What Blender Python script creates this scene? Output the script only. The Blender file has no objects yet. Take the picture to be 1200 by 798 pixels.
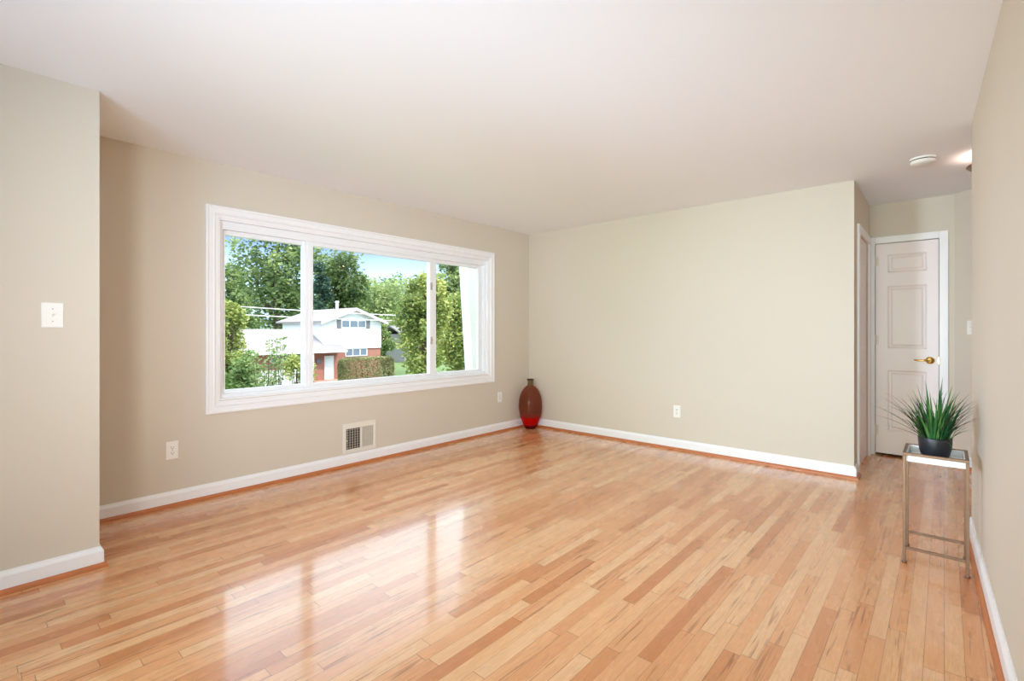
import bpy, math, random
import numpy as np
from mathutils import Vector, Matrix

# ------------------------------------------------------------------ camera, light, exposure
S = bpy.context.scene
COL = S.collection
YAW = math.radians(41.554)
CY, SY = math.cos(YAW), math.sin(YAW)
CAM_H = 1.2125

cam = bpy.data.cameras.new('camera')
cam.sensor_width = 36.0
cam.lens = 571.42 * 36.0 / 1200.0
cam.shift_y = -11.76 / 1200.0
cam.clip_end = 500
cam_o = bpy.data.objects.new('camera', cam)
COL.objects.link(cam_o)
cam_o.location = (0, 0, CAM_H)
cam_o.rotation_euler = (math.radians(90), 0, YAW - math.radians(90))
S.camera = cam_o

S.view_settings.view_transform = 'Standard'
S.view_settings.look = 'None'
S.view_settings.gamma = 1.0
S.view_settings.use_curve_mapping = False
S.view_settings.exposure = 0.05
S.cycles.use_denoising = True
S.cycles.max_bounces = 14
S.cycles.diffuse_bounces = 8
S.cycles.glossy_bounces = 6
S.cycles.transparent_max_bounces = 24
S.cycles.sample_clamp_indirect = 5.0

# sky: blue above the tree line, brilliant thin cloud higher up
w = bpy.data.worlds.new('sky')
S.world = w
w.use_nodes = True
nt = w.node_tree
nt.nodes.clear()
out = nt.nodes.new('ShaderNodeOutputWorld')
bg = nt.nodes.new('ShaderNodeBackground')
tc = nt.nodes.new('ShaderNodeTexCoord')
sep = nt.nodes.new('ShaderNodeSeparateXYZ')
ramp = nt.nodes.new('ShaderNodeValToRGB')
nt.links.new(tc.outputs['Generated'], sep.inputs[0])
nz = nt.nodes.new('ShaderNodeTexNoise')
nz.inputs['Scale'].default_value = 3.0
nt.links.new(tc.outputs['Generated'], nz.inputs['Vector'])
mad = nt.nodes.new('ShaderNodeMath'); mad.operation = 'MULTIPLY_ADD'
nt.links.new(nz.outputs[0], mad.inputs[0])
mad.inputs[1].default_value = 0.05
nt.links.new(sep.outputs[2], mad.inputs[2])
nt.links.new(mad.outputs[0], ramp.inputs[0])
cr = ramp.color_ramp
SKY = 5.0
for p, c in ((0.0, (0.75, 0.85, 1.0)), (0.10, (0.55, 0.70, 0.98)), (0.20, (0.26, 0.44, 0.92)), (0.27, (0.34, 0.52, 0.95)),
             (0.33, (3.3, 4.0, 4.5)), (0.46, (3.3, 4.0, 4.5)), (0.58, (1.8, 2.3, 2.9)), (1.0, (1.4, 1.9, 2.6))):
    if p in (0.0, 1.0):
        e = cr.elements[0 if p == 0 else 1]
    else:
        e = cr.elements.new(p)
    e.color = (*[v / SKY for v in c], 1)
bg.inputs[1].default_value = SKY
nt.links.new(ramp.outputs[0], bg.inputs[0])
nt.links.new(bg.outputs[0], out.inputs[0])


def light(name, kind, loc, direction, energy, color=(1, 1, 1), size=None):
    d = bpy.data.lights.new(name, kind)
    d.energy = energy
    d.color = color
    if kind == 'AREA':
        d.shape = 'RECTANGLE'
        d.size, d.size_y = size
    o = bpy.data.objects.new(name, d)
    COL.objects.link(o)
    o.location = loc
    o.rotation_euler = Vector(direction).to_track_quat('-Z', 'Y').to_euler()
    return o


sun = light('sun', 'SUN', (0, 0, 30), (-0.30, 0.62, -0.72), 2.8, (1.0, 0.96, 0.88))
sun.data.angle = math.radians(0.6)
# added fill lamp, unseen, before the opening in the next room's end wall
light('rear_fill', 'AREA', (-5.55, 0.7, 1.2), (1, 0, 0.04), 184, (0.85, 1.0, 0.72), (1.7, 1.8))
# added cool fill lamp aimed up, brightening the ceiling through the opening
light('ceiling_fill', 'AREA', (-2.0, 0.6, 0.9), (0.5, 0.2, 1), 90, (0.30, 0.64, 1.0), (1.2, 1.2))
# added unseen fill lamps behind the camera, brightening the walls
for nm, loc, dr_, en, co, spread in (('fill_toward_far_wall', (-.75, .1, 1.4), (1, .7, .1), 19.5, (.64, .82, 1.0), 80),
                                     ('fill_toward_window_wall', (-.75, .1, 1.4), (1, 1.3, -.1), 6.8, (1.0, .97, 1.0), 60),
                                     ('fill_toward_near_wall', (-.8, 2.5, 1.35), (1, -.45, -.08), 20.0, (.65, .79, 1.0), 56)):
    fl = light(nm, 'AREA', loc, dr_, en, co, (.5, .5))
    fl.data.spread = math.radians(spread)
portal = light('window_portal', 'AREA', (2.62, 4.2, 1.37), (0, -1, 0), 1, (1, 1, 1), (2.8, 1.4))
portal.data.cycles.is_portal = True


# ------------------------------------------------------------------ helpers
def tag(o, label=None, cat=None, group=None, kind=None):
    if label: o['label'] = label
    if cat: o['category'] = cat
    if group: o['group'] = group
    if kind: o['kind'] = kind
    return o


def empty(name, loc=(0, 0, 0)):
    o = bpy.data.objects.new(name, None)
    COL.objects.link(o)
    o.location = loc
    o.empty_display_size = 0.1
    return o


class MB:
    """collects shapes in world coordinates and links them as one mesh object"""
    def __init__(self):
        self.v, self.f, self.sm = [], [], []

    def add(self, vs, fs, smooth=False):
        n = len(self.v)
        self.v += [tuple(p) for p in vs]
        self.f += [tuple(i + n for i in f) for f in fs]
        self.sm += [smooth] * len(fs)
        return self

    def box(self, x0, x1, y0, y1, z0, z1, T=None):
        vs = [(x, y, z) for x in (x0, x1) for y in (y0, y1) for z in (z0, z1)]
        if T: vs = [T(*p) for p in vs]
        return self.add(vs, [(0, 1, 3, 2), (4, 6, 7, 5), (0, 4, 5, 1), (2, 3, 7, 6), (0, 2, 6, 4), (1, 5, 7, 3)])

    def cbox(self, x0, x1, y0, y1, z0, z1, c, T=None):
        """box with its face at y0 chamfered by c (a plate standing on y1)"""
        a = [(x0, y1, z0), (x1, y1, z0), (x1, y1, z1), (x0, y1, z1)]
        s = 1 if y1 > y0 else -1
        m = [(x0, y0 + s * c, z0), (x1, y0 + s * c, z0), (x1, y0 + s * c, z1), (x0, y0 + s * c, z1)]
        b = [(x0 + c, y0, z0 + c), (x1 - c, y0, z0 + c), (x1 - c, y0, z1 - c), (x0 + c, y0, z1 - c)]
        vs = a + m + b
        if T: vs = [T(*p) for p in vs]
        fs = [(0, 3, 2, 1), (8, 9, 10, 11)]
        for k in range(4):
            n = (k + 1) % 4
            fs += [(k, n, 4 + n, 4 + k), (4 + k, 4 + n, 8 + n, 8 + k)]
        return self.add(vs, fs)

    def frustum(self, a, b, T=None):
        """two four-corner rings joined, both capped"""
        vs = list(a) + list(b)
        if T: vs = [T(*p) for p in vs]
        return self.add(vs, [(0, 3, 2, 1), (4, 5, 6, 7)] + [(k, (k + 1) % 4, 4 + (k + 1) % 4, 4 + k) for k in range(4)])

    def tube(self, p0, p1, r0, r1=None, n=10, caps=True):
        r1 = r0 if r1 is None else r1
        p0, p1 = Vector(p0), Vector(p1)
        d = (p1 - p0).normalized()
        u = d.orthogonal().normalized(); v = d.cross(u)
        vs = []
        for p, r in ((p0, r0), (p1, r1)):
            for k in range(n):
                a = 2 * math.pi * k / n
                vs.append(p + u * (r * math.cos(a)) + v * (r * math.sin(a)))
        self.add(vs, [(k, (k + 1) % n, n + (k + 1) % n, n + k) for k in range(n)], True)
        if caps:
            self.add(vs[:n], [tuple(range(n))[::-1]]); self.add(vs[n:], [tuple(range(n))])
        return self

    def path(self, pts, rads, n=8):
        pts = [Vector(p) for p in pts]
        vs = []
        u = None
        for i, p in enumerate(pts):
            d = (pts[min(i + 1, len(pts) - 1)] - pts[max(i - 1, 0)]).normalized()
            if u is None: u = d.orthogonal().normalized()
            u = (u - d * u.dot(d)).normalized(); v = d.cross(u)
            for k in range(n):
                a = 2 * math.pi * k / n
                vs.append(p + (u * math.cos(a) + v * math.sin(a)) * rads[i])
        fs = []
        for i in range(len(pts) - 1):
            fs += [(i * n + k, i * n + (k + 1) % n, (i + 1) * n + (k + 1) % n, (i + 1) * n + k) for k in range(n)]
        fs += [tuple(range(n))[::-1], tuple(range((len(pts) - 1) * n, len(pts) * n))]
        return self.add(vs, fs, True)

    def lathe(self, prof, c=(0, 0, 0), n=40, smooth=True, capb=False, capt=False):
        vs, fs = [], []
        for r, z in prof:
            for k in range(n):
                a = 2 * math.pi * k / n
                vs.append((c[0] + r * math.cos(a), c[1] + r * math.sin(a), c[2] + z))
        for i in range(len(prof) - 1):
            fs += [(i * n + k, i * n + (k + 1) % n, (i + 1) * n + (k + 1) % n, (i + 1) * n + k) for k in range(n)]
        self.add(vs, fs, smooth)
        if capb: self.add(vs[:n], [tuple(range(n))[::-1]])
        if capt: self.add(vs[-n:], [tuple(range(n))])
        return self

    def prism(self, poly, axis, a0, a1):
        """polygon in the plane across axis ('x','y','z'), pulled from a0 to a1"""
        def P(p, a):
            return {'x': (a, p[0], p[1]), 'y': (p[0], a, p[1]), 'z': (p[0], p[1], a)}[axis]
        n = len(poly)
        vs = [P(p, a0) for p in poly] + [P(p, a1) for p in poly]
        return self.add(vs, [tuple(range(n))[::-1], tuple(range(n, 2 * n))] + [(k, (k + 1) % n, n + (k + 1) % n, n + k) for k in range(n)])

    def build(self, name, mat, parent=None, bevel=0, fix=True):
        me = bpy.data.meshes.new(name)
        me.from_pydata(self.v, [], self.f)
        me.polygons.foreach_set('use_smooth', self.sm)
        me.materials.append(mat)
        if fix:
            import bmesh
            b = bmesh.new(); b.from_mesh(me)
            bmesh.ops.recalc_face_normals(b, faces=b.faces)
            b.to_mesh(me); b.free()
        me.update()
        o = bpy.data.objects.new(name, me)
        COL.objects.link(o)
        if parent is not None:
            o.parent = parent
            # meshes are built in world coordinates; only an Empty parent carries an offset
            if parent.type == 'EMPTY':
                o.matrix_parent_inverse = Matrix.Translation(-parent.location)
        if bevel:
            m = o.modifiers.new('bevel', 'BEVEL'); m.width = bevel; m.segments = 2; m.limit_method = 'ANGLE'
        return o


def struct(name, mb, mat, parent=None, bevel=0):
    o = mb.build(name, mat, parent, bevel)
    if parent is None: o['kind'] = 'structure'
    return o


def lin(r, g, b):
    f = lambda c: (c / 255 / 12.92) if c / 255 <= 0.04045 else ((c / 255 + 0.055) / 1.055) ** 2.4
    return (f(r), f(g), f(b), 1)


def mat(name, color, rough=0.5, metal=0.0, var=0.0, scale=20.0, bump=0.0, spec=0.5, coat=0.0):
    m = bpy.data.materials.new(name)
    m.use_nodes = True
    t = m.node_tree
    b = t.nodes['Principled BSDF']
    b.inputs['Roughness'].default_value = rough
    b.inputs['Metallic'].default_value = metal
    b.inputs['Specular IOR Level'].default_value = spec
    b.inputs['Coat Weight'].default_value = coat
    tcn = t.nodes.new('ShaderNodeTexCoord')
    n = t.nodes.new('ShaderNodeTexNoise')
    n.inputs['Scale'].default_value = scale
    n.inputs['Detail'].default_value = 4
    t.links.new(tcn.outputs['Object'], n.inputs['Vector'])
    mx = t.nodes.new('ShaderNodeMix'); mx.data_type = 'RGBA'
    c = color if len(color) == 4 else (*color, 1)
    mx.inputs[6].default_value = tuple(max(0, x * (1 - var)) for x in c[:3]) + (1,)
    mx.inputs[7].default_value = tuple(min(1, x * (1 + var)) for x in c[:3]) + (1,)
    t.links.new(n.outputs[0], mx.inputs[0])
    t.links.new(mx.outputs[2], b.inputs['Base Color'])
    if bump:
        bp = t.nodes.new('ShaderNodeBump')
        bp.inputs['Strength'].default_value = bump
        bp.inputs['Distance'].default_value = 0.002
        t.links.new(n.outputs[0], bp.inputs['Height'])
        t.links.new(bp.outputs[0], b.inputs['Normal'])
    return m


class NG:
    """small node-graph helper"""
    def __init__(self, m):
        m.use_nodes = True
        self.t = m.node_tree; self.bsdf = self.t.nodes.get('Principled BSDF')

    def _in(self, sock, v):
        if hasattr(v, 'is_linked'): self.t.links.new(v, sock)
        else: sock.default_value = v

    def math(self, op, a, b=0.0, c=0.0):
        n = self.t.nodes.new('ShaderNodeMath'); n.operation = op
        for i, v in enumerate((a, b, c)): self._in(n.inputs[i], v)
        return n.outputs[0]

    def comb(self, x, y, z):
        n = self.t.nodes.new('ShaderNodeCombineXYZ')
        for i, v in enumerate((x, y, z)): self._in(n.inputs[i], v)
        return n.outputs[0]

    def white(self, vec):
        n = self.t.nodes.new('ShaderNodeTexWhiteNoise'); n.noise_dimensions = '3D'
        self._in(n.inputs['Vector'], vec)
        return n.outputs['Value']

    def noise(self, vec, scale, detail=3, rough=0.5, dist=0.0):
        n = self.t.nodes.new('ShaderNodeTexNoise')
        self._in(n.inputs['Vector'], vec)
        n.inputs['Scale'].default_value = scale
        n.inputs['Detail'].default_value = detail
        n.inputs['Roughness'].default_value = rough
        n.inputs['Distortion'].default_value = dist
        return n.outputs[0]

    def ramp(self, fac, stops):
        n = self.t.nodes.new('ShaderNodeValToRGB')
        self._in(n.inputs[0], fac)
        e = n.color_ramp.elements
        while len(e) < len(stops): e.new(0.5)
        for el, (p, c) in zip(e, stops):
            el.position = p; el.color = c if len(c) == 4 else (*c, 1)
        return n.outputs[0]

    def mix(self, fac, a, b, mode='MIX'):
        n = self.t.nodes.new('ShaderNodeMix'); n.data_type = 'RGBA'; n.blend_type = mode
        self._in(n.inputs[0], fac); self._in(n.inputs[6], a); self._in(n.inputs[7], b)
        return n.outputs[2]


def floor_material():
    m = bpy.data.materials.new('oak strip flooring')
    g = NG(m); t = g.t
    tcn = t.nodes.new('ShaderNodeTexCoord')
    sp = t.nodes.new('ShaderNodeSeparateXYZ')
    t.links.new(tcn.outputs['Object'], sp.inputs[0])
    x, y = sp.outputs[0], sp.outputs[1]
    W = 0.057
    v = g.math('DIVIDE', y, W)
    row = g.math('FLOOR', v); fv = g.math('FRACT', v)
    r1 = g.white(g.comb(row, 3.1, 0.5)); r2 = g.white(g.comb(row, 7.7, 2.5))
    L = g.math('MULTIPLY_ADD', r2, 0.55, 0.50)
    u = g.math('DIVIDE', g.math('MULTIPLY_ADD', r1, 9.0, g.math('ADD', x, 40.0)), L)
    col = g.math('FLOOR', u); fu = g.math('FRACT', u)
    pid = g.white(g.comb(row, col, 1.5)); pid2 = g.white(g.comb(row, col, 8.5)); pid3 = g.white(g.comb(row, col, 4.5))
    base = g.ramp(pid, [(0.0, lin(204, 134, 86)), (0.14, lin(218, 152, 102)), (0.3, lin(230, 168, 118)), (0.55, lin(236, 178, 128)),
                        (0.8, lin(239, 188, 138)), (1.0, lin(243, 198, 152))])
    # grain running along the strip
    gv = g.comb(g.math('MULTIPLY_ADD', pid2, 37.0, g.math('MULTIPLY', x, 1.6)), g.math('MULTIPLY_ADD', pid3, 21.0, g.math('MULTIPLY', y, 34.0)), pid)
    n1 = g.noise(gv, 1.6, 5, 0.6, 0.9)
    wv = g.math('SINE', g.math('MULTIPLY', n1, 46.0))
    grain = g.math('MULTIPLY_ADD', wv, 0.5, 0.5)
    n2 = g.noise(g.comb(g.math('MULTIPLY', x, 6.0), g.math('MULTIPLY', y, 260.0), pid2), 1.0, 3, 0.6)
    c1 = g.mix(g.math('MULTIPLY', grain, 0.24), base, lin(186, 114, 70))
    c2 = g.mix(g.math('MULTIPLY', g.math('SUBTRACT', n2, 0.30), 0.50), c1, lin(172, 100, 60))
    # dark mineral streaks in a few strips
    sv = g.noise(g.comb(g.math('MULTIPLY_ADD', pid3, 50.0, g.math('MULTIPLY', x, 3.2)), g.math('MULTIPLY_ADD', pid2, 30.0, g.math('MULTIPLY', y, 70.0)), 0.3), 1.0, 2, 0.5, 0.6)
    sm = g.math('MULTIPLY', g.math('GREATER_THAN', pid3, 0.50), g.ramp(sv, [(0.57, (0, 0, 0)), (0.68, (1, 1, 1))]))
    c3 = g.mix(g.math('MULTIPLY', sm, 0.62), c2, lin(132, 74, 42))
    # seams
    ed = g.math('MINIMUM', fv, g.math('SUBTRACT', 1.0, fv))
    seam = g.math('LESS_THAN', ed, 0.022)
    eu = g.math('MULTIPLY', g.math('MINIMUM', fu, g.math('SUBTRACT', 1.0, fu)), L)
    seam2 = g.math('LESS_THAN', eu, 0.0012)
    sall = g.math('MAXIMUM', g.math('MULTIPLY', seam, g.math('MULTIPLY_ADD', pid2, 0.5, 0.18)), g.math('MULTIPLY', seam2, 0.75))
    c4 = g.mix(sall, c3, lin(112, 66, 38))
    t.links.new(c4, g.bsdf.inputs['Base Color'])
    rn = g.noise(g.comb(g.math('MULTIPLY', x, 3.0), g.math('MULTIPLY', y, 9.0), 0.0), 1.5, 3)
    rr = g.math('MULTIPLY_ADD', rn, 0.10, 0.22)
    t.links.new(rr, g.bsdf.inputs['Roughness'])
    g.bsdf.inputs['Specular IOR Level'].default_value = 0.22
    g.bsdf.inputs['Coat Weight'].default_value = 0.72
    g.bsdf.inputs['Coat Roughness'].default_value = 0.09
    g.bsdf.inputs['Coat IOR'].default_value = 1.5
    bp = t.nodes.new('ShaderNodeBump'); bp.inputs['Strength'].default_value = 0.07; bp.inputs['Distance'].default_value = 0.0016
    hgt = g.math('SUBTRACT', g.math('MULTIPLY', g.noise(g.comb(g.math('MULTIPLY', x, 1.2), g.math('MULTIPLY', y, 14.0), pid), 1.5, 2), 1.0), g.math('MULTIPLY', sall, 0.5))
    t.links.new(hgt, bp.inputs['Height'])
    t.links.new(bp.outputs[0], g.bsdf.inputs['Normal'])
    t.links.new(bp.outputs[0], g.bsdf.inputs['Coat Normal'])
    return m


def glass_pane_material():
    m = bpy.data.materials.new('window glass')
    m.use_nodes = True
    t = m.node_tree; t.nodes.clear()
    o = t.nodes.new('ShaderNodeOutputMaterial')
    tr = t.nodes.new('ShaderNodeBsdfTransparent'); tr.inputs[0].default_value = (0.97, 0.985, 0.98, 1)
    gl = t.nodes.new('ShaderNodeBsdfGlossy'); gl.inputs['Roughness'].default_value = 0.0
    fr = t.nodes.new('ShaderNodeFresnel'); fr.inputs[0].default_value = 1.13
    mx = t.nodes.new('ShaderNodeMixShader')
    t.links.new(fr.outputs[0], mx.inputs[0]); t.links.new(tr.outputs[0], mx.inputs[1]); t.links.new(gl.outputs[0], mx.inputs[2])
    t.links.new(mx.outputs[0], o.inputs[0])
    return m


def tinted_glass(name, tint, body, see):
    """blown glass wall: see-through tint mixed with a coloured body under a clear gloss"""
    m = bpy.data.materials.new(name)
    m.use_nodes = True
    t = m.node_tree
    b = t.nodes['Principled BSDF']; o = t.nodes['Material Output']
    b.inputs['Base Color'].default_value = body
    b.inputs['Roughness'].default_value = 0.08
    tr = t.nodes.new('ShaderNodeBsdfTransparent'); tr.inputs[0].default_value = tint
    tl = t.nodes.new('ShaderNodeBsdfTranslucent'); tl.inputs[0].default_value = body
    m0 = t.nodes.new('ShaderNodeMixShader'); m0.inputs[0].default_value = 0.4
    t.links.new(b.outputs[0], m0.inputs[1]); t.links.new(tl.outputs[0], m0.inputs[2])
    mx = t.nodes.new('ShaderNodeMixShader'); mx.inputs[0].default_value = see
    t.links.new(m0.outputs[0], mx.inputs[1]); t.links.new(tr.outputs[0], mx.inputs[2])
    t.links.new(mx.outputs[0], o.inputs[0])
    return m


def leaf_material(name, stops, trans=0.35, rough=0.5):
    m = bpy.data.materials.new(name)
    g = NG(m); t = g.t
    geo = t.nodes.new('ShaderNodeNewGeometry')
    tcn = t.nodes.new('ShaderNodeTexCoord')
    n = g.noise(tcn.outputs['Object'], 0.35, 2)
    fac = g.math('ADD', g.math('MULTIPLY', geo.outputs['Random Per Island'], 0.55), g.math('MULTIPLY_ADD', n, 1.2, -0.38))
    c = g.ramp(fac, stops)
    t.links.new(c, g.bsdf.inputs['Base Color'])
    g.bsdf.inputs['Roughness'].default_value = rough
    tl = t.nodes.new('ShaderNodeBsdfTranslucent')
    t.links.new(c, tl.inputs[0])
    mx = t.nodes.new('ShaderNodeMixShader'); mx.inputs[0].default_value = trans
    o = t.nodes['Material Output']
    t.links.new(g.bsdf.outputs[0], mx.inputs[1]); t.links.new(tl.outputs[0], mx.inputs[2])
    t.links.new(mx.outputs[0], o.inputs[0])
    return m


def brick_material():
    m = bpy.data.materials.new('red brick')
    g = NG(m); t = g.t
    tcn = t.nodes.new('ShaderNodeTexCoord')
    sp = t.nodes.new('ShaderNodeSeparateXYZ'); t.links.new(tcn.outputs['Object'], sp.inputs[0])
    b = t.nodes.new('ShaderNodeTexBrick')
    t.links.new(g.comb(g.math('ADD', sp.outputs[0], sp.outputs[1]), sp.outputs[2], 0.0), b.inputs['Vector'])
    b.inputs['Scale'].default_value = 1.0
    b.inputs['Brick Width'].default_value = 0.22
    b.inputs['Row Height'].default_value = 0.075
    b.inputs['Mortar Size'].default_value = 0.008
    b.inputs['Color1'].default_value = lin(176, 98, 78)
    b.inputs['Color2'].default_value = lin(160, 84, 66)
    b.inputs['Mortar'].default_value = lin(190, 170, 158)
    t.links.new(b.outputs[0], g.bsdf.inputs['Base Color'])
    g.bsdf.inputs['Roughness'].default_value = 0.9
    return m


def siding_material(name, color, step=0.16):
    m = bpy.data.materials.new(name)
    g = NG(m); t = g.t
    tcn = t.nodes.new('ShaderNodeTexCoord')
    sp = t.nodes.new('ShaderNodeSeparateXYZ'); t.links.new(tcn.outputs['Object'], sp.inputs[0])
    fz = g.math('FRACT', g.math('DIVIDE', sp.outputs[2], step))
    bp = t.nodes.new('ShaderNodeBump'); bp.inputs['Strength'].default_value = 0.6; bp.inputs['Distance'].default_value = 0.02
    t.links.new(fz, bp.inputs['Height']); t.links.new(bp.outputs[0], g.bsdf.inputs['Normal'])
    c = g.mix(g.noise(tcn.outputs['Object'], 3.0, 2), tuple(v * 0.96 for v in color[:3]) + (1,), color)
    t.links.new(c, g.bsdf.inputs['Base Color'])
    g.bsdf.inputs['Roughness'].default_value = 0.7
    return m


M = {}
M['wall'] = mat('beige wall paint', lin(214, 204, 187), 0.75, var=0.012, scale=3, bump=0.02, spec=0.3)
M['ceiling'] = mat('white ceiling paint', lin(243, 245, 248), 0.85, var=0.006, scale=3, spec=0.2)
M['trim'] = mat('white trim paint', lin(244, 243, 243), 0.35, var=0.006, scale=8)
M['vinyl'] = mat('white vinyl', lin(242, 243, 244), 0.4, var=0.006, scale=8)
M['floor'] = floor_material()
M['shoe'] = mat('stained shoe moulding', lin(190, 112, 62), 0.35, var=0.12, scale=14)
M['glass'] = glass_pane_material()
M['plate'] = mat('white plastic plate', lin(243, 240, 232), 0.4, var=0.005)
M['dark'] = mat('dark cavity', lin(22, 18, 15), 0.9, var=0.1)
M['vent'] = mat('ivory enamel', lin(232, 226, 212), 0.45, var=0.01)
M['louver'] = mat('grey louver enamel', lin(182, 172, 158), 0.5, var=0.02)
M['door'] = mat('white door paint', lin(240, 229, 226), 0.4, var=0.006)
M['brass'] = mat('polished brass', lin(224, 186, 104), 0.22, 1.0, var=0.05)
M['bronze'] = mat('aged bronze', lin(150, 122, 98), 0.35, 0.8, var=0.06)
M['gold'] = mat('champagne metal', lin(128, 98, 78), 0.42, 0.5, var=0.05, scale=60)
M['tray'] = mat('white lacquer tray', lin(240, 240, 243), 0.15, var=0.006)
M['mirror'] = mat('pale grey glass', lin(222, 226, 230), 0.10, 0.15, var=0.03)
M['pot'] = mat('black ceramic', lin(26, 28, 34), 0.42, var=0.08, scale=30)
M['soil'] = mat('potting soil', lin(42, 34, 26), 0.95, var=0.3, scale=80, bump=0.5)
M['hinge'] = mat('painted hinge', lin(228, 214, 196), 0.35, var=0.02)


# ------------------------------------------------------------------ room shell
X_BACK, Y_WIN, Y_STUB, X_STUB, Y_END, X_HALL = 4.831, 3.990, 3.248, 0.469, 0.550, 5.932
H = 2.44
REAR = -5.6
WX0, WX1, WZ0, WZ1 = 1.25, 4.084, 0.70, 2.04           # big window opening

struct('floor', MB().box(REAR - .15, 6.7, -2.6, Y_WIN + .14, -0.2, 0), M['floor'])
struct('ceiling', MB().box(REAR - .15, 6.7, -2.6, Y_WIN + .14, H, H + .18), M['ceiling'])

m = MB()
m.box(X_STUB, WX0, Y_WIN, Y_WIN + .14, 0, H)
m.box(WX1, X_BACK + .14, Y_WIN, Y_WIN + .14, 0, H)
m.box(WX0, WX1, Y_WIN, Y_WIN + .14, 0, WZ0)
m.box(WX0, WX1, Y_WIN, Y_WIN + .14, WZ1, H)
struct('wall_left', m, M['wall'])
struct('wall_alcove', MB().box(REAR - .15, X_STUB, Y_STUB, Y_WIN + .14, 0, H), M['wall'])
struct('wall_back', MB().box(X_BACK, X_BACK + .14, Y_END, Y_WIN, 0, H), M['wall'])

# wall beside the hall, with a doorway seen edge-on
D2 = (5.07, 5.80)
m = MB()
m.box(X_BACK + .14, D2[0], Y_END, Y_END + .14, 0, H)
m.box(D2[1], 6.7, Y_END, Y_END + .14, 0, H)
m.box(D2[0], D2[1], Y_END, Y_END + .14, 2.05, H)
struct('wall_hall_side', m, M['wall'])

# wall with the closet door
DY0, DY1, DZ1 = 0.033, 0.508, 2.058
Y_CH = -0.072
m = MB()
m.box(X_HALL, X_HALL + .12, DY1, Y_END, 0, H)
m.box(X_HALL, X_HALL + .12, Y_CH, DY0, 0, H)
m.box(X_HALL, X_HALL + .12, DY0, DY1, DZ1, H)
m.box(X_HALL + .12, 6.7, Y_CH - .1, Y_CH, 0, H)           # closet side
m.box(6.6, 6.7, Y_CH, Y_END, 0, H)                        # closet back
struct('wall_hall', m, M['wall'])
# slanted wall turning to the passage
d = 1.0
m = MB().prism([(X_HALL, Y_CH), (X_HALL - d, Y_CH - d), (X_HALL - d, -2.6), (6.7, -2.6), (6.7, Y_CH - .1), (X_HALL + .12, Y_CH - .1), (X_HALL + .12, Y_CH)], 'z', 0, H)
struct('wall_passage', m, M['wall'])

# right-hand wall, a touch out of square with the room
def YR(x): return -0.163 + 0.030 * (x - 2.6)
R_END = 3.975
struct('wall_right', MB().prism([(REAR - .15, YR(REAR)), (R_END, YR(R_END)), (R_END, YR(R_END) - .14), (R_END - .14, YR(R_END) - .14), (R_END - .14, -2.6),
                                 (R_END - .3, -2.6), (R_END - .3, YR(R_END) - .16), (REAR - .15, YR(REAR) - .14)], 'z', 0, H), M['wall'])
struct('wall_passage_end', MB().box(R_END, X_HALL - d, -2.6, -2.5, 0, H), M['wall'])

# unseen partition and header added to shape the fill light; next room's end wall
struct('light_baffle_rear', MB().box(-1.12, -1.0, 2.05, Y_STUB, 0, H).box(-1.12, -1.0, -.27, 2.05, 2.04, H), M['wall'])
m = MB()
m.box(REAR - .15, REAR, -0.5, -0.2, 0, H); m.box(REAR - .15, REAR, 1.6, Y_STUB, 0, H)
m.box(REAR - .15, REAR, -0.2, 1.6, 0, 0.30); m.box(REAR - .15, REAR, -0.2, 1.6, 2.35, H)
struct('wall_rear_end', m, M['wall'])

# ------------------------------------------------------------------ baseboards and shoe mouldings
BT = 0.016
PROF_B = [(0, 0.0), (BT, 0.0), (BT, 0.082), (BT * .75, 0.090), (BT * .45, 0.097), (BT * .3, 0.105), (0, 0.105)]
SR = 0.017
PROF_S = [(BT - .001, 0)] + [(BT + SR * math.cos(a), 0.024 * math.sin(a)) for a in [i * math.pi / 2 / 6 for i in range(7)]] + [(BT - .001, 0.024)]


def run(mb, pts, prof, flip=1):
    """sweep a profile (offset out of the wall, height) along a floor polyline with mitred corners"""
    P = [Vector((x, y)) for x, y in pts]
    n = len(P)
    ring = []
    for i in range(n):
        ds = []
        if i > 0: ds.append((P[i] - P[i - 1]).normalized())
        if i < n - 1: ds.append((P[i + 1] - P[i]).normalized())
        ns = [Vector((-q.y, q.x)) * flip for q in ds]
        if len(ns) == 2:
            b = (ns[0] + ns[1]).normalized(); b = b / b.dot(ns[0])
        else:
            b = ns[0]
        ring.append([(P[i].x + b.x * o, P[i].y + b.y * o, z) for o, z in prof])
    k = len(prof)
    vs = [p for r in ring for p in r]
    fs = [tuple(range(k)), tuple(range((n - 1) * k, n * k))[::-1]]
    for i in range(n - 1):
        fs += [(i * k + j, i * k + (j + 1) % k, (i + 1) * k + (j + 1) % k, (i + 1) * k + j) for j in range(k)]
    mb.add(vs, fs)
    return mb


runs = {
    'left': ([(X_BACK, Y_WIN), (X_STUB, Y_WIN)], 1),
    'alcove': ([(X_STUB, Y_WIN - BT - .001), (X_STUB, Y_STUB), (-1.0, Y_STUB)], 1),
    'back': ([(X_BACK + .16, Y_END), (X_BACK, Y_END), (X_BACK, Y_WIN - BT - .001)], 1),
    'right': ([(REAR, YR(REAR)), (R_END, YR(R_END)), (R_END, YR(R_END) - .13)], 1),
    'hall': ([(X_HALL, -0.075), (X_HALL - .6, Y_CH - .603)], -1),
}
k = 0
for nm, (pts, fl) in runs.items():
    struct('baseboard_' + nm, run(MB(), pts, PROF_B, fl), M['trim'])
    k += 1
    struct('trim_%d' % k, run(MB(), pts, PROF_S, fl), M['shoe'])

# ------------------------------------------------------------------ the big window
win = empty('window_1', ((WX0 + WX1) / 2, Y_WIN, WZ0)); win['kind'] = 'structure'


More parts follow.
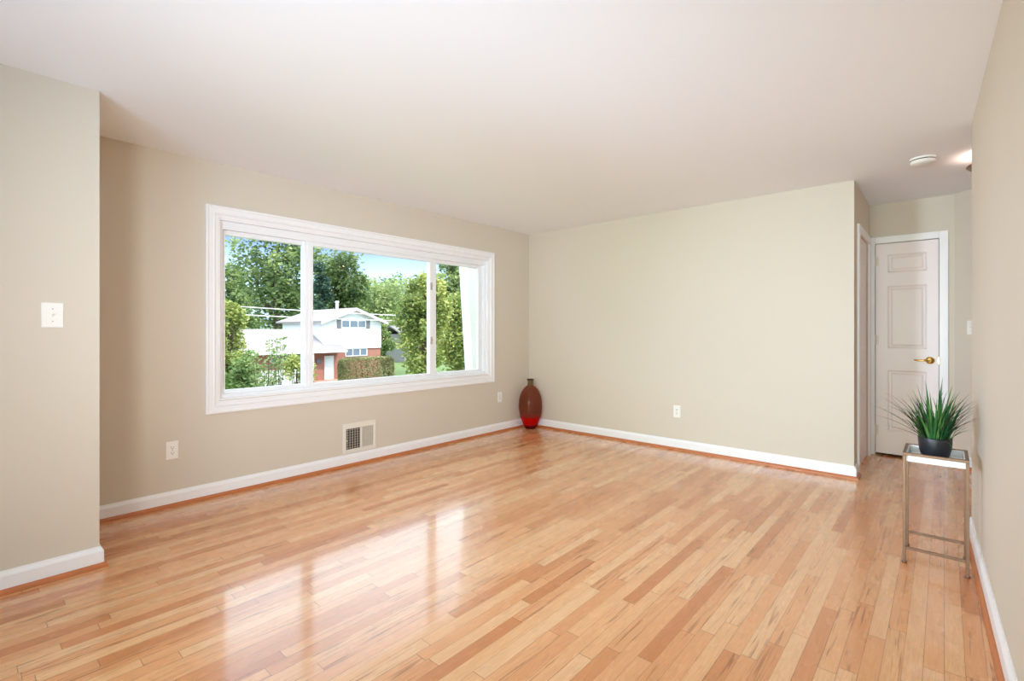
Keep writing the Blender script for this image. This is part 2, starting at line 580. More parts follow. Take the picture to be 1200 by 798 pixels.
def ring(mb, x0, x1, z0, z1, wl, wr, wb, wt, y0, y1, c=0.0):
    mb.box(x0, x0 + wl, y0, y1, z0, z1); mb.box(x1 - wr, x1, y0, y1, z0, z1)
    mb.box(x0 + wl, x1 - wr, y0, y1, z0, z0 + wb); mb.box(x0 + wl, x1 - wr, y0, y1, z1 - wt, z1)
    return mb


def mitred(mb, x0, x1, z0, z1, prof):
    """picture-frame moulding; prof = (distance in from the outer edge, y)"""
    k = len(prof); vs = []; fs = []
    for cx, cz, sx, sz in ((x0, z0, 1, 1), (x1, z0, -1, 1), (x1, z1, -1, -1), (x0, z1, 1, -1)):
        vs += [(cx + sx * o, y, cz + sz * o) for o, y in prof]
    for i in range(4):
        j = (i + 1) % 4
        fs += [(i * k + q, i * k + (q + 1) % k, j * k + (q + 1) % k, j * k + q) for q in range(k)]
    return mb.add(vs, fs)


CASE = [(0, Y_WIN), (0, Y_WIN - .022), (.012, Y_WIN - .024), (.020, Y_WIN - .018), (.046, Y_WIN - .016), (.052, Y_WIN - .021), (.060, Y_WIN - .019), (.066, Y_WIN - .012), (.086, Y_WIN - .010), (.086, Y_WIN)]
mitred(MB(), 1.164, 4.170, 0.607, 2.125, CASE).build('window_casing', M['trim'], win)
# jamb liner and fixed outer frame
m = ring(MB(), WX0 - .002, WX1 + .002, WZ0 - .002, WZ1 + .002, .014, .014, .014, .014, Y_WIN - .004, Y_WIN + .13)
m.build('jamb', M['trim'], win)
m = ring(MB(), WX0 + .012, WX1 - .012, WZ0 + .012, WZ1 - .012, .026, .022, .022, .060, Y_WIN + .030, Y_WIN + .125)
m.box(1.928, 1.972, Y_WIN + .050, Y_WIN + .125, WZ0 + .03, WZ1 - .07)      # mullions of the fixed light
m.box(3.275, 3.345, Y_WIN + .055, Y_WIN + .125, WZ0 + .03, WZ1 - .07)
ring(m, 1.955, 3.290, WZ0 + .034, WZ1 - .072, .036, .034, .028, .034, Y_WIN + .045, Y_WIN + .085)
m.build('window_frame', M['vinyl'], win, 0.002)
MB().box(1.985, 3.262, Y_WIN + .062, Y_WIN + .067, .755, 1.942).build('pane', M['glass'], win)


def sash(x0, x1, wl, wr):
    s = ring(MB(), x0, x1, WZ0 + .034, WZ1 - .072, wl, wr, .028, .034, Y_WIN + .072, Y_WIN + .108).build('sash', M['vinyl'], win, 0.002)
    MB().box(x0 + wl - .006, x1 - wr + .006, Y_WIN + .088, Y_WIN + .093, .755, 1.942).build('pane', M['glass'], s)
    return s


sash(1.286, 1.945, .032, .034)
s2 = sash(3.300, 4.050, .060, .058)
for zz in (1.64, 1.07):
    m = MB().cbox(3.262, 3.283, Y_WIN + .036, Y_WIN + .046, zz, zz + .075, .003)
    m.tube((3.272, Y_WIN + .038, zz + .05), (3.272, Y_WIN + .022, zz + .04), .007, .005)
    m.build('latch', M['louver'], win)

# white corner board of the house outside the window, widest at the top
zz0, zz1 = 0.30, 2.45
m = MB()
m.frustum([(4.278, 4.42, zz0), (4.60, 4.42, zz0), (4.60, 4.56, zz0), (4.278, 4.56, zz0)], [(4.109, 4.42, zz1), (4.60, 4.42, zz1), (4.60, 4.56, zz1), (4.109, 4.56, zz1)])
struct('trim_6', m, M['vinyl'])


# ------------------------------------------------------------------ plates on the walls
def face_Y(x, y, z):       # local (u right, n out of wall, w up) -> wall facing -Y
    return lambda u, n, w_: (x + u, y - n, z + w_)


def face_X(x, y, z):       # wall facing -X
    return lambda u, n, w_: (x - n, y - u, z + w_)


def outlet(T, loc, label, wid=.072, hgt=.122):
    t = empty('wall_outlet', loc)
    tag(t, label, 'outlet', 'duplex outlets low on the walls')
    MB().cbox(-wid / 2, wid / 2, .006, 0, -hgt / 2, hgt / 2, .003, lambda u, n, w_: T(u, n, w_)).build('cover_plate', M['plate'], t)
    for s in (1, -1):
        c = s * .0195
        m = MB()
        poly = [(.017 * math.cos(a), max(-.0135, min(.0135, .017 * math.sin(a)))) for a in [2 * math.pi * i / 24 for i in range(24)]]
        vs = [T(a, .0055, c + b) for a, b in poly] + [T(a, .0078, c + b) for a, b in poly]
        n = len(poly)
        m.add(vs, [tuple(range(n, 2 * n))] + [(i, (i + 1) % n, n + (i + 1) % n, n + i) for i in range(n)])
        r = m.build('receptacle', M['plate'], t)
        q = MB()
        q.box(-.0085, -.006, .0070, .0082, c - .001, c + .0085, T); q.box(.006, .0085, .0070, .0082, c - .001, c + .0070, T)
        q.box(-.0028, .0028, .0070, .0082, c - .0095, c - .0045, T)
        q.build('slots', M['dark'], r)
    MB().box(-.003, .003, .005, .0072, -.003, .003, T).build('screw', M['louver'], t)
    return t


outlet(face_Y(0.963, Y_WIN, .386), (0.963, Y_WIN, .386), 'white duplex outlet under the lower corner of the window, beside the alcove')
outlet(face_Y(4.279, Y_WIN, .415), (4.279, Y_WIN, .415), 'white duplex outlet on the window wall close to the glass vase')
outlet(face_X(X_BACK, 2.036, .388), (X_BACK, 2.036, .388), 'white duplex outlet alone on the long blank beige wall')


def switch(T, loc, label, wid, hgt):
    t = empty('light_switch', loc)
    tag(t, label, 'light switch')
    MB().cbox(-wid / 2, wid / 2, .006, 0, -hgt / 2, hgt / 2, .003, T).build('cover_plate', M['plate'], t)
    m = MB()
    m.box(-.006, .006, .004, .0072, -.013, .013, T)
    m.frustum([(-.004, .007, -.006), (.004, .007, -.006), (.004, .007, .006), (-.004, .007, .006)],
              [(-.0035, .017, .004), (.0035, .017, .004), (.0035, .016, .011), (-.0035, .016, .011)], T)
    m.build('toggle', M['plate'], t)
    for s in (1, -1):
        MB().box(-.0025, .0025, .005, .0066, s * .030 - .0025, s * .030 + .0025, T).build('screw', M['louver'], t)
    return t


switch(face_Y(0.293, Y_STUB, 1.287), (0.293, Y_STUB, 1.287), 'white toggle light switch on the jutting beige wall by the alcove', .080, .121)
a45 = math.sqrt(.5)
sw_c = (X_HALL - .105, Y_CH - .105, 1.239)
switch(lambda u, n, w_: (sw_c[0] - u * a45 - n * a45, sw_c[1] - u * a45 + n * a45, sw_c[2] + w_), sw_c, 'white light switch beyond the closet door, half hidden by the near wall', .072, .122)

# floor-level air register
t = empty('air_vent', (2.40, Y_WIN, .25))
tag(t, 'ivory wall air register with one dark and one louvred half above the baseboard', 'air vent')
m = MB()
VX0, VX1, VZ0, VZ1 = 2.236, 2.570, .114, .382
for (a, b, c_, d_) in ((VX0, 2.267, VZ0, VZ1), (2.552, VX1, VZ0, VZ1), (2.407, 2.420, .148, .332), (2.267, 2.552, VZ0, .148), (2.267, 2.552, .332, VZ1)):
    m.box(a, b, Y_WIN - .012, Y_WIN, c_, d_)
m.build('frame', M['vent'], t, .003)
MB().box(2.262, 2.556, Y_WIN - .002, Y_WIN - .0005, .140, .340).build('backing', M['dark'], t)
m = MB()
for i in range(6):
    x = 2.269 + i * .0250
    m.box(x + .010, x + .0145, Y_WIN - .009, Y_WIN - .003, .148, .332)
for i in range(8):
    z = .160 + i * .0225
    m.box(2.267, 2.407, Y_WIN - .005, Y_WIN - .003, z, z + .004)
m.build('grille', M['louver'], t)
m = MB()
for i in range(7):
    x = 2.421 + i * .0187
    m.add([(x, Y_WIN - .010, .148), (x + .0187, Y_WIN - .003, .148), (x + .0187, Y_WIN - .003, .332), (x, Y_WIN - .010, .332),
           (x, Y_WIN - .0085, .148), (x + .0187, Y_WIN - .0015, .148), (x + .0187, Y_WIN - .0015, .332), (x, Y_WIN - .0085, .332)],
          [(0, 1, 2, 3), (7, 6, 5, 4), (0, 4, 5, 1), (1, 5, 6, 2), (2, 6, 7, 3), (3, 7, 4, 0)])
m.build('louvers', M['vent'], t)
m = MB().box(2.247, 2.256, Y_WIN - .020, Y_WIN - .011, .222, .250); m.tube((2.2515, Y_WIN - .018, .236), (2.272, Y_WIN - .024, .228), .004)
m.build('lever', M['vent'], t)

# ------------------------------------------------------------------ closet door in the hall
dr = empty('door_1', (X_HALL, .27, 0)); dr['kind'] = 'structure'
m = MB()
for (a, b, c_, d_) in ((DY1 - .002, DY1 + .076, 0, DZ1 + .062), (DY0 - .062, DY0 + .002, 0, DZ1 + .062), (DY0 + .002, DY1 - .002, DZ1 - .002, DZ1 + .062)):
    m.box(X_HALL - .018, X_HALL + .002, max(a, -.069), min(b, Y_END - .001), c_, d_)
m.build('door_casing', M['trim'], dr, .005)
leaf = MB()
LY0, LY1, LZ0, LZ1, LX = DY0 + .006, DY1 - .006, .022, DZ1 - .006, X_HALL + .004
PY0, PY1 = .120, .410
PZ = ((.245, .830), (1.040, 1.640), (1.770, 1.945))
leaf.box(LX, LX + .035, LY0, PY0, LZ0, LZ1); leaf.box(LX, LX + .035, PY1, LY1, LZ0, LZ1)
zs = [LZ0] + [z for p in PZ for z in p] + [LZ1]
for i in range(0, 8, 2): leaf.box(LX, LX + .035, PY0, PY1, zs[i], zs[i + 1])
for z0, z1 in PZ:
    leaf.box(LX + .011, LX + .03, PY0, PY1, z0, z1)
    def rg(i, x): return [(x, PY0 + i, z0 + i), (x, PY1 - i, z0 + i), (x, PY1 - i, z1 - i), (x, PY0 + i, z1 - i)]
    leaf.frustum(rg(.022, LX + .012), rg(.040, LX + .003))
    for e in range(4):      # sloping sticking round the panel
        A, B = rg(0, LX), rg(.014, LX + .0115)
        leaf.add([A[e], A[(e + 1) % 4], B[(e + 1) % 4], B[e]], [(0, 1, 2, 3)])
lf = leaf.build('door_leaf', M['door'], dr)
for z in (1.84, 1.075, .20):
    m = MB().tube((LX - .006, LY1 + .003, z), (LX - .006, LY1 + .003, z + .095), .007); m.box(LX - .002, LX + .002, LY1 - .022, LY1 + .003, z + .003, z + .092)
    m.build('hinge', M['hinge'], dr)
hz, hy = .935, .098
h = MB()
h.path([(LX - .004, hy, hz), (LX - .045, hy, hz), (LX - .056, hy + .010, hz), (LX - .058, hy + .05, hz + .003), (LX - .056, hy + .085, hz - .002), (LX - .054, hy + .112, hz + .005)],
       [.011, .010, .011, .009, .008, .006], 10)
hd = h.build('door_handle', M['brass'], dr)
pts = [(LX, hy, hz), (LX - .006, hy, hz), (LX - .010, hy, hz), (LX - .013, hy, hz)]
m = MB().path(pts, [.034, .033, .027, .012], 24); m.build('rose', M['brass'], hd)
MB().box(LX - .002, LX + .003, DY0 + .001, DY0 + .010, hz - .03, hz + .03).build('strike_plate', M['brass'], dr)

# the doorway beside it, seen almost edge-on
d2 = empty('door_2', (5.43, Y_END, 0)); d2['kind'] = 'structure'
m = MB()
m.box(D2[0] - .065, D2[0] + .002, Y_END - .018, Y_END + .002, 0, 2.115); m.box(D2[1] - .002, D2[1] + .065, Y_END - .018, Y_END + .002, 0, 2.115)
m.box(D2[0] + .002, D2[1] - .002, Y_END - .018, Y_END + .002, 2.048, 2.115)
m.build('door_casing', M['trim'], d2, .005)
m = MB().box(D2[0] + .004, D2[1] - .004, Y_END + .012, Y_END + .047, .012, 2.046)
for z0, z1 in PZ:
    m.frustum([(D2[0] + .12, Y_END + .0119, z0), (D2[1] - .12, Y_END + .0119, z0), (D2[1] - .12, Y_END + .0119, z1), (D2[0] + .12, Y_END + .0119, z1)],
              [(D2[0] + .15, Y_END + .007, z0 + .03), (D2[1] - .15, Y_END + .007, z0 + .03), (D2[1] - .15, Y_END + .007, z1 - .03), (D2[0] + .15, Y_END + .007, z1 - .03)])
m.build('door_leaf', M['door'], d2)

# ------------------------------------------------------------------ ceiling fittings
t = empty('smoke_detector', (4.545, .115, H))
tag(t, 'round white smoke detector on the hall ceiling', 'smoke detector')
MB().lathe([(.074, 0), (.074, -.010), (.070, -.012)], (4.545, .115, H), 40).build('mounting_plate', M['plate'], t)
MB().lathe([(.060, -.010), (.060, -.020)], (4.545, .115, H), 40).build('sensor_gap', M['dark'], t)
MB().lathe([(.068, -.017), (.071, -.021), (.070, -.032), (.060, -.041), (.030, -.044), (.0005, -.044)], (4.545, .115, H), 40).build('cover', M['plate'], t)

lx, ly = 4.736, -.262
t = empty('ceiling_lamp', (lx, ly, H))
tag(t, 'bronze rimmed ceiling lamp peeking past the near wall in the hall', 'ceiling lamp')
MB().lathe([(.0005, 0), (.055, 0), (.055, -.018), (.012, -.026), (.012, -.10)], (lx, ly, H), 32).build('canopy', M['bronze'], t)
MB().lathe([(.120, -.050), (.142, -.068), (.148, -.075), (.142, -.082), (.120, -.100), (.112, -.080), (.120, -.050)], (lx, ly, H), 40).build('rim', M['bronze'], t)
gm = bpy.data.materials.new('lit frosted glass'); gm.use_nodes = True
gb = gm.node_tree.nodes['Principled BSDF']
gb.inputs['Base Color'].default_value = (.9, .85, .8, 1); gb.inputs['Emission Color'].default_value = (1, .78, .68, 1); gb.inputs['Emission Strength'].default_value = 8.0
MB().lathe([(.098, -.092), (.080, -.118), (.050, -.132), (.0005, -.138)], (lx, ly, H), 32).build('glass_bowl', gm, t)
lp = light('hall_lamp_bulb', 'POINT', (lx - .04, ly, H - .06), (0, 0, -1), 3.4, (1.0, 0.80, 0.70))
lp.data.shadow_soft_size = .05
lp.parent = t; lp.matrix_parent_inverse = Matrix.Translation(-Vector((lx, ly, H)))

# ------------------------------------------------------------------ glass vase in the corner
vx, vy = 4.672, 3.838
t = empty('glass_vase', (vx, vy, 0))
tag(t, 'tall egg-shaped brown glass vase with a red foot in the room corner', 'vase')
vr = [(.056, .000), (.064, .005), (.075, .022), (.087, .047), (.107, .098), (.1265, .150), (.138, .205), (.1435, .255), (.144, .285), (.1395, .350), (.129, .400), (.114, .440), (.094, .478), (.070, .508), (.048, .527), (.036, .536)]
brown = tinted_glass('brown glass', (.80, .52, .42, 1), lin(150, 88, 64), .55)
red = tinted_glass('red glass', (.9, .05, .03, 1), lin(226, 10, 12), .25)
deep = tinted_glass('deep red glass', (.5, .03, .03, 1), lin(112, 6, 18), .15)
MB().lathe([p for p in vr if p[1] >= .150], (vx, vy, 0), 48).build('body', brown, t)
o = MB().lathe([p for p in vr if .047 <= p[1] <= .150], (vx, vy, 0), 48).build('band', red, t); o['label'] = 'bright red glass lower band'
o = MB().lathe([(.0005, 0)] + [p for p in vr if p[1] <= .047], (vx, vy, 0), 48).build('foot', deep, t); o['label'] = 'dark red glass foot'
MB().lathe([(.036, .536), (.034, .546), (.034, .590), (.037, .598)], (vx, vy, 0), 32).build('neck', tinted_glass('olive glass', (.66, .58, .40, 1), lin(160, 138, 104), .6), t)
MB().lathe([(.036, .597), (.043, .600), (.044, .607), (.041, .613), (.032, .611), (.031, .597)], (vx, vy, 0), 32).build('rim', mat('dark glass rim', lin(66, 44, 30), .2), t)

# ------------------------------------------------------------------ metal side table with tray
TX0, TX1, TY0, TY1, TZ = 3.262, 3.545, -.093, .163, .576
t = empty('side_table', ((TX0 + TX1) / 2, (TY0 + TY1) / 2, 0))
tag(t, 'slim champagne metal side table with a white tray top against the near wall', 'side table')
q = .014
for x in (TX0, TX1 - q):
    for y in (TY0, TY1 - q):
        lg = MB().box(x, x + q, y, y + q, .014, TZ - q).build('leg', M['gold'], t, .0015)
        MB().lathe([(.0005, 0), (.010, 0), (.012, .006), (.010, .011), (.006, .015)], (x + q / 2, y + q / 2, 0), 20, capt=True).build('foot', M['gold'], lg)
m = MB()
m.box(TX0, TX0 + q, TY0, TY1, TZ - q, TZ); m.box(TX1 - q, TX1, TY0, TY1, TZ - q, TZ)
m.box(TX0 + q, TX1 - q, TY0, TY0 + q, TZ - q, TZ); m.box(TX0 + q, TX1 - q, TY1 - q, TY1, TZ - q, TZ)
m.build('top_frame', M['gold'], t, .0015)
for x in (TX0 + .002, TX1 - q + .002):
    MB().box(x, x + .012, TY0 + q, TY1 - q, .072, .086).build('stretcher', M['gold'], t, .0015)
m = MB()
a, b, c_, d_ = TX0 + q, TX1 - q, TY0 + q, TY1 - q
m.box(a, a + .006, c_, d_, TZ - .046, TZ - .004); m.box(b - .006, b, c_, d_, TZ - .046, TZ - .004)
m.box(a + .006, b - .006, c_, c_ + .006, TZ - .046, TZ - .004); m.box(a + .006, b - .006, d_ - .006, d_, TZ - .046, TZ - .004)
m.box(a + .006, b - .006, c_ + .006, d_ - .006, TZ - .046, TZ - .040)
o = m.build('tray', M['tray'], t); o['label'] = 'white lacquered tray'
MB().box(a + .007, b - .007, c_ + .007, d_ - .007, TZ - .040, TZ - .036).build('tray_inset', M['mirror'], o)

# ------------------------------------------------------------------ grass plant in a black pot
px_, py_, pz_ = 3.402, .037, TZ - .036
t = empty('potted_grass', (px_, py_, pz_))
tag(t, 'spiky green grass plant in a black pot on the metal side table', 'plant')
prof = [(.0005, 0), (.042, 0), (.052, .006), (.062, .030), (.067, .058), (.0695, .085), (.070, .108), (.0685, .111), (.066, .108), (.064, .085)]
MB().lathe(prof, (px_, py_, pz_), 48).build('pot', M['pot'], t)
MB().lathe([(.066, .096), (.04, .099), (.0005, .100)], (px_, py_, pz_), 32).build('soil', M['soil'], t)
rnd = random.Random(11)
gmb, gth = MB(), MB()
zb = pz_ + .095


def blade(mb, ang, r0, length, lean, droop, width, curl=0.0, side=0.0):
    """a folded grass blade leaving the soil at angle ang and arching over"""
    n = 11
    p = Vector((px_ + r0 * math.cos(ang), py_ + r0 * math.sin(ang), zb))
    th = lean
    az = ang + side
    L, C, R = [], [], []
    for i in range(n + 1):
        s = i / n
        dirv = Vector((math.cos(az) * math.sin(th), math.sin(az) * math.sin(th), math.cos(th)))
        sd = Vector((-math.sin(az), math.cos(az), 0))
        nrm = dirv.cross(sd).normalized()
        wd = width * (0.55 + 0.6 * s if s < .35 else 0.76 * (1 - ((s - .35) / .65) ** 1.6) + .02) * .5
        L.append(p - sd * wd + nrm * wd * .5); C.append(p.copy()); R.append(p + sd * wd + nrm * wd * .5)
        p = p + dirv * (length / n)
        th += droop / n * (0.4 + 1.2 * s)
        az += curl / n
    lim = YR(px_) + .012
    ok = min(v.y for v in L + C + R)
    if ok < lim:                                   # keep the blade off the wall
        f = (py_ - lim) / (py_ - ok)
        for A in (L, C, R):
            for v in A: v.y = py_ + (v.y - py_) * f
    vs = [q for tr in zip(L, C, R) for q in tr]
    fs = []
    for i in range(n):
        b = i * 3
        fs += [(b, b + 1, b + 4, b + 3), (b + 1, b + 2, b + 5, b + 4)]
    mb.add(vs, fs, True)


for i in range(125):      # broad upright blades
    r0 = .056 * math.sqrt(rnd.random())
    blade(gmb, rnd.uniform(0, 6.283), r0, rnd.uniform(.13, .30) * (1.0 - r0 * 3.0), rnd.uniform(.02, .16) + r0 * 3.2, rnd.uniform(.05, .6), rnd.uniform(.008, .0155), rnd.uniform(-.6, .6), rnd.uniform(-.8, .8))
for a_, l_, le in ((1.9, .30, .12), (2.6, .32, .10), (-.8, .30, .20), (-.6, .33, .04), (3.6, .29, .03), (-2.2, .27, .22)):
    blade(gmb, a_, .03, l_, le, .12, .017, .1)
for i in range(75):      # low broken fringe
    blade(gmb, rnd.uniform(0, 6.283), .034 + .028 * rnd.random(), rnd.uniform(.07, .16), rnd.uniform(.1, .6), rnd.uniform(.2, 1.1), rnd.uniform(.006, .011), rnd.uniform(-.6, .6))
blade(gmb, 3.65, .063, .105, 1.1, 3.2, .007)
for i in range(58):      # thin wiry outward blades
    az = rnd.uniform(0, 6.283)
    blade(gth, az, .055 * math.sqrt(rnd.random()), rnd.uniform(.17, .31), rnd.uniform(.3, .85), rnd.uniform(.3, 1.1), rnd.uniform(.005, .008), rnd.uniform(-.3, .3))
for az, l_, le, dr_ in ((2.25, .31, .95, .55), (2.35, .30, .62, .8), (2.1, .28, .75, .6), (-.85, .30, .55, .7), (-.95, .27, .85, .45), (-.75, .30, .40, .6), (2.4, .27, 1.15, .3), (-.9, .28, 1.05, .5), (-1.1, .30, .62, .9)):
    blade(gth, az, .04, l_, le, dr_, .0085)
grass_m = leaf_material('grass blades', [(0.0, lin(10, 46, 30)), (0.35, lin(22, 76, 44)), (0.65, lin(44, 112, 58)), (0.9, lin(104, 150, 72)), (1.0, lin(146, 174, 98))], .2, .35)
wiry_m = leaf_material('wiry blades', [(0.0, lin(14, 28, 20)), (0.5, lin(30, 46, 32)), (1.0, lin(66, 70, 46))], .15, .4)
gmb.build('grass_blades', grass_m, t, fix=False)
o = gth.build('wiry_blades', wiry_m, t, fix=False); o['label'] = 'thin dark arching blades'

# ------------------------------------------------------------------ outdoors
GZ = -3.3
M['lawn'] = mat('lawn grass', lin(98, 118, 66), .95, var=.35, scale=1.6)
M['asphalt'] = mat('pale asphalt', lin(158, 154, 150), .95, var=.1, scale=4)
M['concrete'] = mat('pale concrete', lin(214, 204, 194), .9, var=.06, scale=4)
M['brick'] = brick_material()
M['siding'] = siding_material('white siding', lin(238, 238, 240))
M['greysiding'] = siding_material('grey siding', lin(150, 146, 146))
M['roof'] = mat('pale shingle roof', lin(148, 142, 142), .95, var=.08, scale=8)
M['greyroof'] = mat('grey shingle roof', lin(126, 122, 124), .95, var=.1, scale=8)
M['shutter'] = mat('grey shutter', lin(118, 118, 124), .6, var=.04)
M['hglass'] = mat('house window glass', lin(120, 132, 146), .2, var=.15, scale=1.0, spec=.3)
M['hwhite'] = mat('house white paint', lin(242, 242, 242), .6, var=.01)
M['bark'] = mat('bark', lin(84, 70, 58), .95, var=.3, scale=6, bump=.4)
M['wire'] = mat('pale wire', lin(226, 226, 230), .5, var=.02)
M['stoop'] = mat('pink paving', lin(214, 172, 152), .9, var=.1, scale=5)

struct('lawn', MB().box(-60, 160, 6.0, 190, GZ - .3, GZ), M['lawn'])
struct('street', MB().box(-60, 160, 23.5, 30.5, GZ, GZ + .02), M['asphalt'])
struct('driveway', MB().box(12.4, 15.6, 30.5, 38.2, GZ, GZ + .03), M['concrete'])
struct('path', MB().box(20.2, 21.8, 30.5, 38.0, GZ, GZ + .03), M['stoop'])


def at(px, z):
    """a floor point on the picture column px at depth z"""
    l = (px - 600) / 571.42 * z
    return z * CY + l * SY, z * SY - l * CY


# white two-storey house across the street
hs = empty('house', (21, 41, GZ))
tag(hs, 'white sided two-storey house with a brick ground floor across the street', 'house')
HX0, HX1, HY0, HY1 = 20.7, 26.4, 40.0, 48.2
EZ, UZ, PK = 2.08, -0.42, 3.15
MB().box(HX0, HX1, HY0 + .12, HY1, GZ, UZ).build('brick_wall', M['brick'], hs)
m = MB()
m.prism([(HX0, UZ), (HX1, UZ), (HX1, EZ), ((HX0 + HX1) / 2, PK), (HX0, EZ)], 'y', HY0, HY1)
m.build('siding', M['siding'], hs)
m = MB()
cxm = (HX0 + HX1) / 2
for s in (-1, 1):
    xe = cxm + s * 3.3
    ze = PK + .12 - (PK - EZ) / 2.85 * 3.3
    m.prism([(cxm, PK + .12), (xe, ze), (xe, ze - .14), (cxm, PK - .02)], 'y', HY0 - .45, HY1 + .45)
m.build('roof', M['roof'], hs)
m = MB()
for s in (-1, 1):
    xe = cxm + s * 3.32; ze = PK + .06 - (PK - EZ) / 2.85 * 3.3
    m.prism([(cxm, PK + .10), (xe, ze), (xe, ze - .22), (cxm, PK - .14)], 'y', HY0 - .50, HY0 - .45)
m.build('bargeboard', M['hwhite'], hs)
c = MB().tube((cxm, 43.0, 2.9), (cxm, 43.0, 3.85), .13, .13, 14); c.tube((cxm, 43.0, 3.85), (cxm, 43.0, 4.0), .19, .16, 14)
c.build('chimney', M['hwhite'], hs)


def house_window(x0, x1, z0, z1, y, parts, shut=0, parent=hs):
    fr = MB(); ring(fr, x0, x1, z0, z1, .07, .07, .07, .07, y - .06, y)
    for i in range(1, parts):
        x = x0 + (x1 - x0) * i / parts
        fr.box(x - .04, x + .04, y - .06, y, z0 + .07, z1 - .07)
    w_ = fr.build('window', M['hwhite'], parent)
    MB().box(x0 + .06, x1 - .06, y - .03, y - .005, z0 + .06, z1 - .06).build('panes', M['hglass'], w_)
    if shut:
        for a_, b_ in ((x0 - shut - .04, x0 - .04), (x1 + .04, x1 + shut + .04)):
            s_ = MB().box(a_, b_, y - .05, y - .001, z0 - .03, z1 + .03)
            for k_ in range(8):
                zz_ = z0 + (z1 - z0) * (k_ + .2) / 8
                s_.box(a_ + .05, b_ - .05, y - .06, y - .05, zz_, zz_ + .05)
            s_.build('shutter', M['shutter'], parent)
    return w_


house_window(22.30, 24.75, 1.42, 2.14, HY0, 3, .38)
house_window(22.75, 24.95, -1.12, -.40 + -.02, HY0 + .12, 3)
# single-storey wing with a porch roof carried over the door
m = MB()
m.box(12.6, HX0, HY0 + .12, 46.5, GZ, -.50)
m.build('brick_wing', M['brick'], hs)
m = MB()
m.prism([(38.9, -.47), (43.0, 1.32), (47.2, -.47), (47.2, -.60), (43.0, 1.18), (38.9, -.60)], 'x', 12.2, HX0 - .01)
m.prism([(38.9, -.47), (HY0 - .001, .01), (HY0 - .001, -.12), (38.9, -.60)], 'x', HX0 - .01, 22.25)
m.build('wing_roof', M['roof'], hs)
MB().box(12.2, 22.25, 38.84, 38.94, -.66, -.46).build('gutter', M['hwhite'], hs)
dd = MB().box(20.78, 21.62, HY0 + .04, HY0 + .12, GZ + .25, -1.0)
for z_ in (-2.7, -1.9):
    dd.box(20.92, 21.48, HY0 + .02, HY0 + .04, z_, z_ + .6)
dd.build('front_door', M['hwhite'], hs)
MB().box(20.05, 20.45, HY0 - .02, HY0 + .12, -1.6, -1.25).build('mailbox', M['shutter'], hs)
m = MB().box(19.6, 22.4, 38.4, HY0 + .12, GZ, GZ + .22); m.box(19.6, 21.4, 38.12, 38.4, GZ, GZ + .11)
m.build('stoop', M['stoop'], hs)
house_window(16.3, 18.9, -1.40, -.64, HY0 + .12, 4)
for x in (19.2,):
    MB().box(x, x + .12, 39.0, 39.12, GZ, -.6).build('porch_post', M['hwhite'], hs)

# white fence before the wing
fn = empty('fence', (16.8, 38.6, GZ)); tag(fn, 'low pale board fence in front of the brick house wing', 'fence')
m = MB()
for i in range(26):
    x = 14.6 + i * .17
    m.box(x, x + .13, 38.60, 38.63, GZ + .05, GZ + 1.45)
m.build('boards', mat('weathered white boards', lin(206, 206, 208), .8, var=.05), fn)
m = MB(); m.box(14.5, 19.1, 38.64, 38.69, GZ + .35, GZ + .45); m.box(14.5, 19.1, 38.64, 38.69, GZ + 1.1, GZ + 1.2)
m.build('rails', M['hwhite'], fn)

# grey house glimpsed behind the trees
x_, y_ = at(474, 72)
h2 = empty('house', (x_, y_, GZ)); tag(h2, 'grey house half hidden between the hedge and the yellow-green tree', 'house')
MB().box(x_ - 2.2, x_ + 5, y_ - 3, y_ + 3, GZ - 2, 0.7).build('siding', M['greysiding'], h2)
MB().prism([(y_ - 3.5, .55), (y_, 1.9), (y_ + 3.5, .55), (y_ + 3.5, .35), (y_, 1.7), (y_ - 3.5, .35)], 'x', x_ - 2.6, x_ + 5.4).build('roof', M['greyroof'], h2)
for i in range(3):
    for z_ in (-.7, -3.2):
        house_window(x_ - 1.7 + i * 2.1, x_ - .5 + i * 2.1, z_, z_ + 1.0, y_ - 3, 2, 0, h2)

# overhead wires along the street
for za, zb_, lab in ((2.37, 2.12, 'upper pale overhead wire strung along the street in front of the trees'), (1.98, 1.80, 'lower pale overhead wire crossing just above the brick wing roof')):
    pts = []
    for i in range(31):
        x = -12 + i * 1.8
        s = (x - 8.1) / 11.45
        pts.append((x, 25.0, za + (zb_ - za) * s + .0016 * (x - 8.1) * (x - 19.5)))
    o = MB().path(pts, [.024] * 31, 6).build('overhead_wire', M['wire'])
    tag(o, lab, 'wire', 'overhead wires across the street')


def leaves(cent, size, rng, flat=0.5, aspect=.55):
    """rhombic leaf blades, slightly folded, at the given centres"""
    n = len(cent)
    d_ = rng.normal(size=(n, 3)); d_[:, 2] *= flat; d_ /= np.linalg.norm(d_, axis=1)[:, None]
    e = rng.normal(size=(n, 3)); e -= (e * d_).sum(1)[:, None] * d_; e /= np.linalg.norm(e, axis=1)[:, None]
    nn = np.cross(d_, e)
    s = size * rng.uniform(.6, 1.3, n)[:, None]
    v = np.stack([cent - d_ * s * .5, cent + e * s * aspect * .5 + nn * s * .08, cent + d_ * s * .5, cent - e * s * aspect * .5 + nn * s * .08], 1).reshape(-1, 3)
    return v


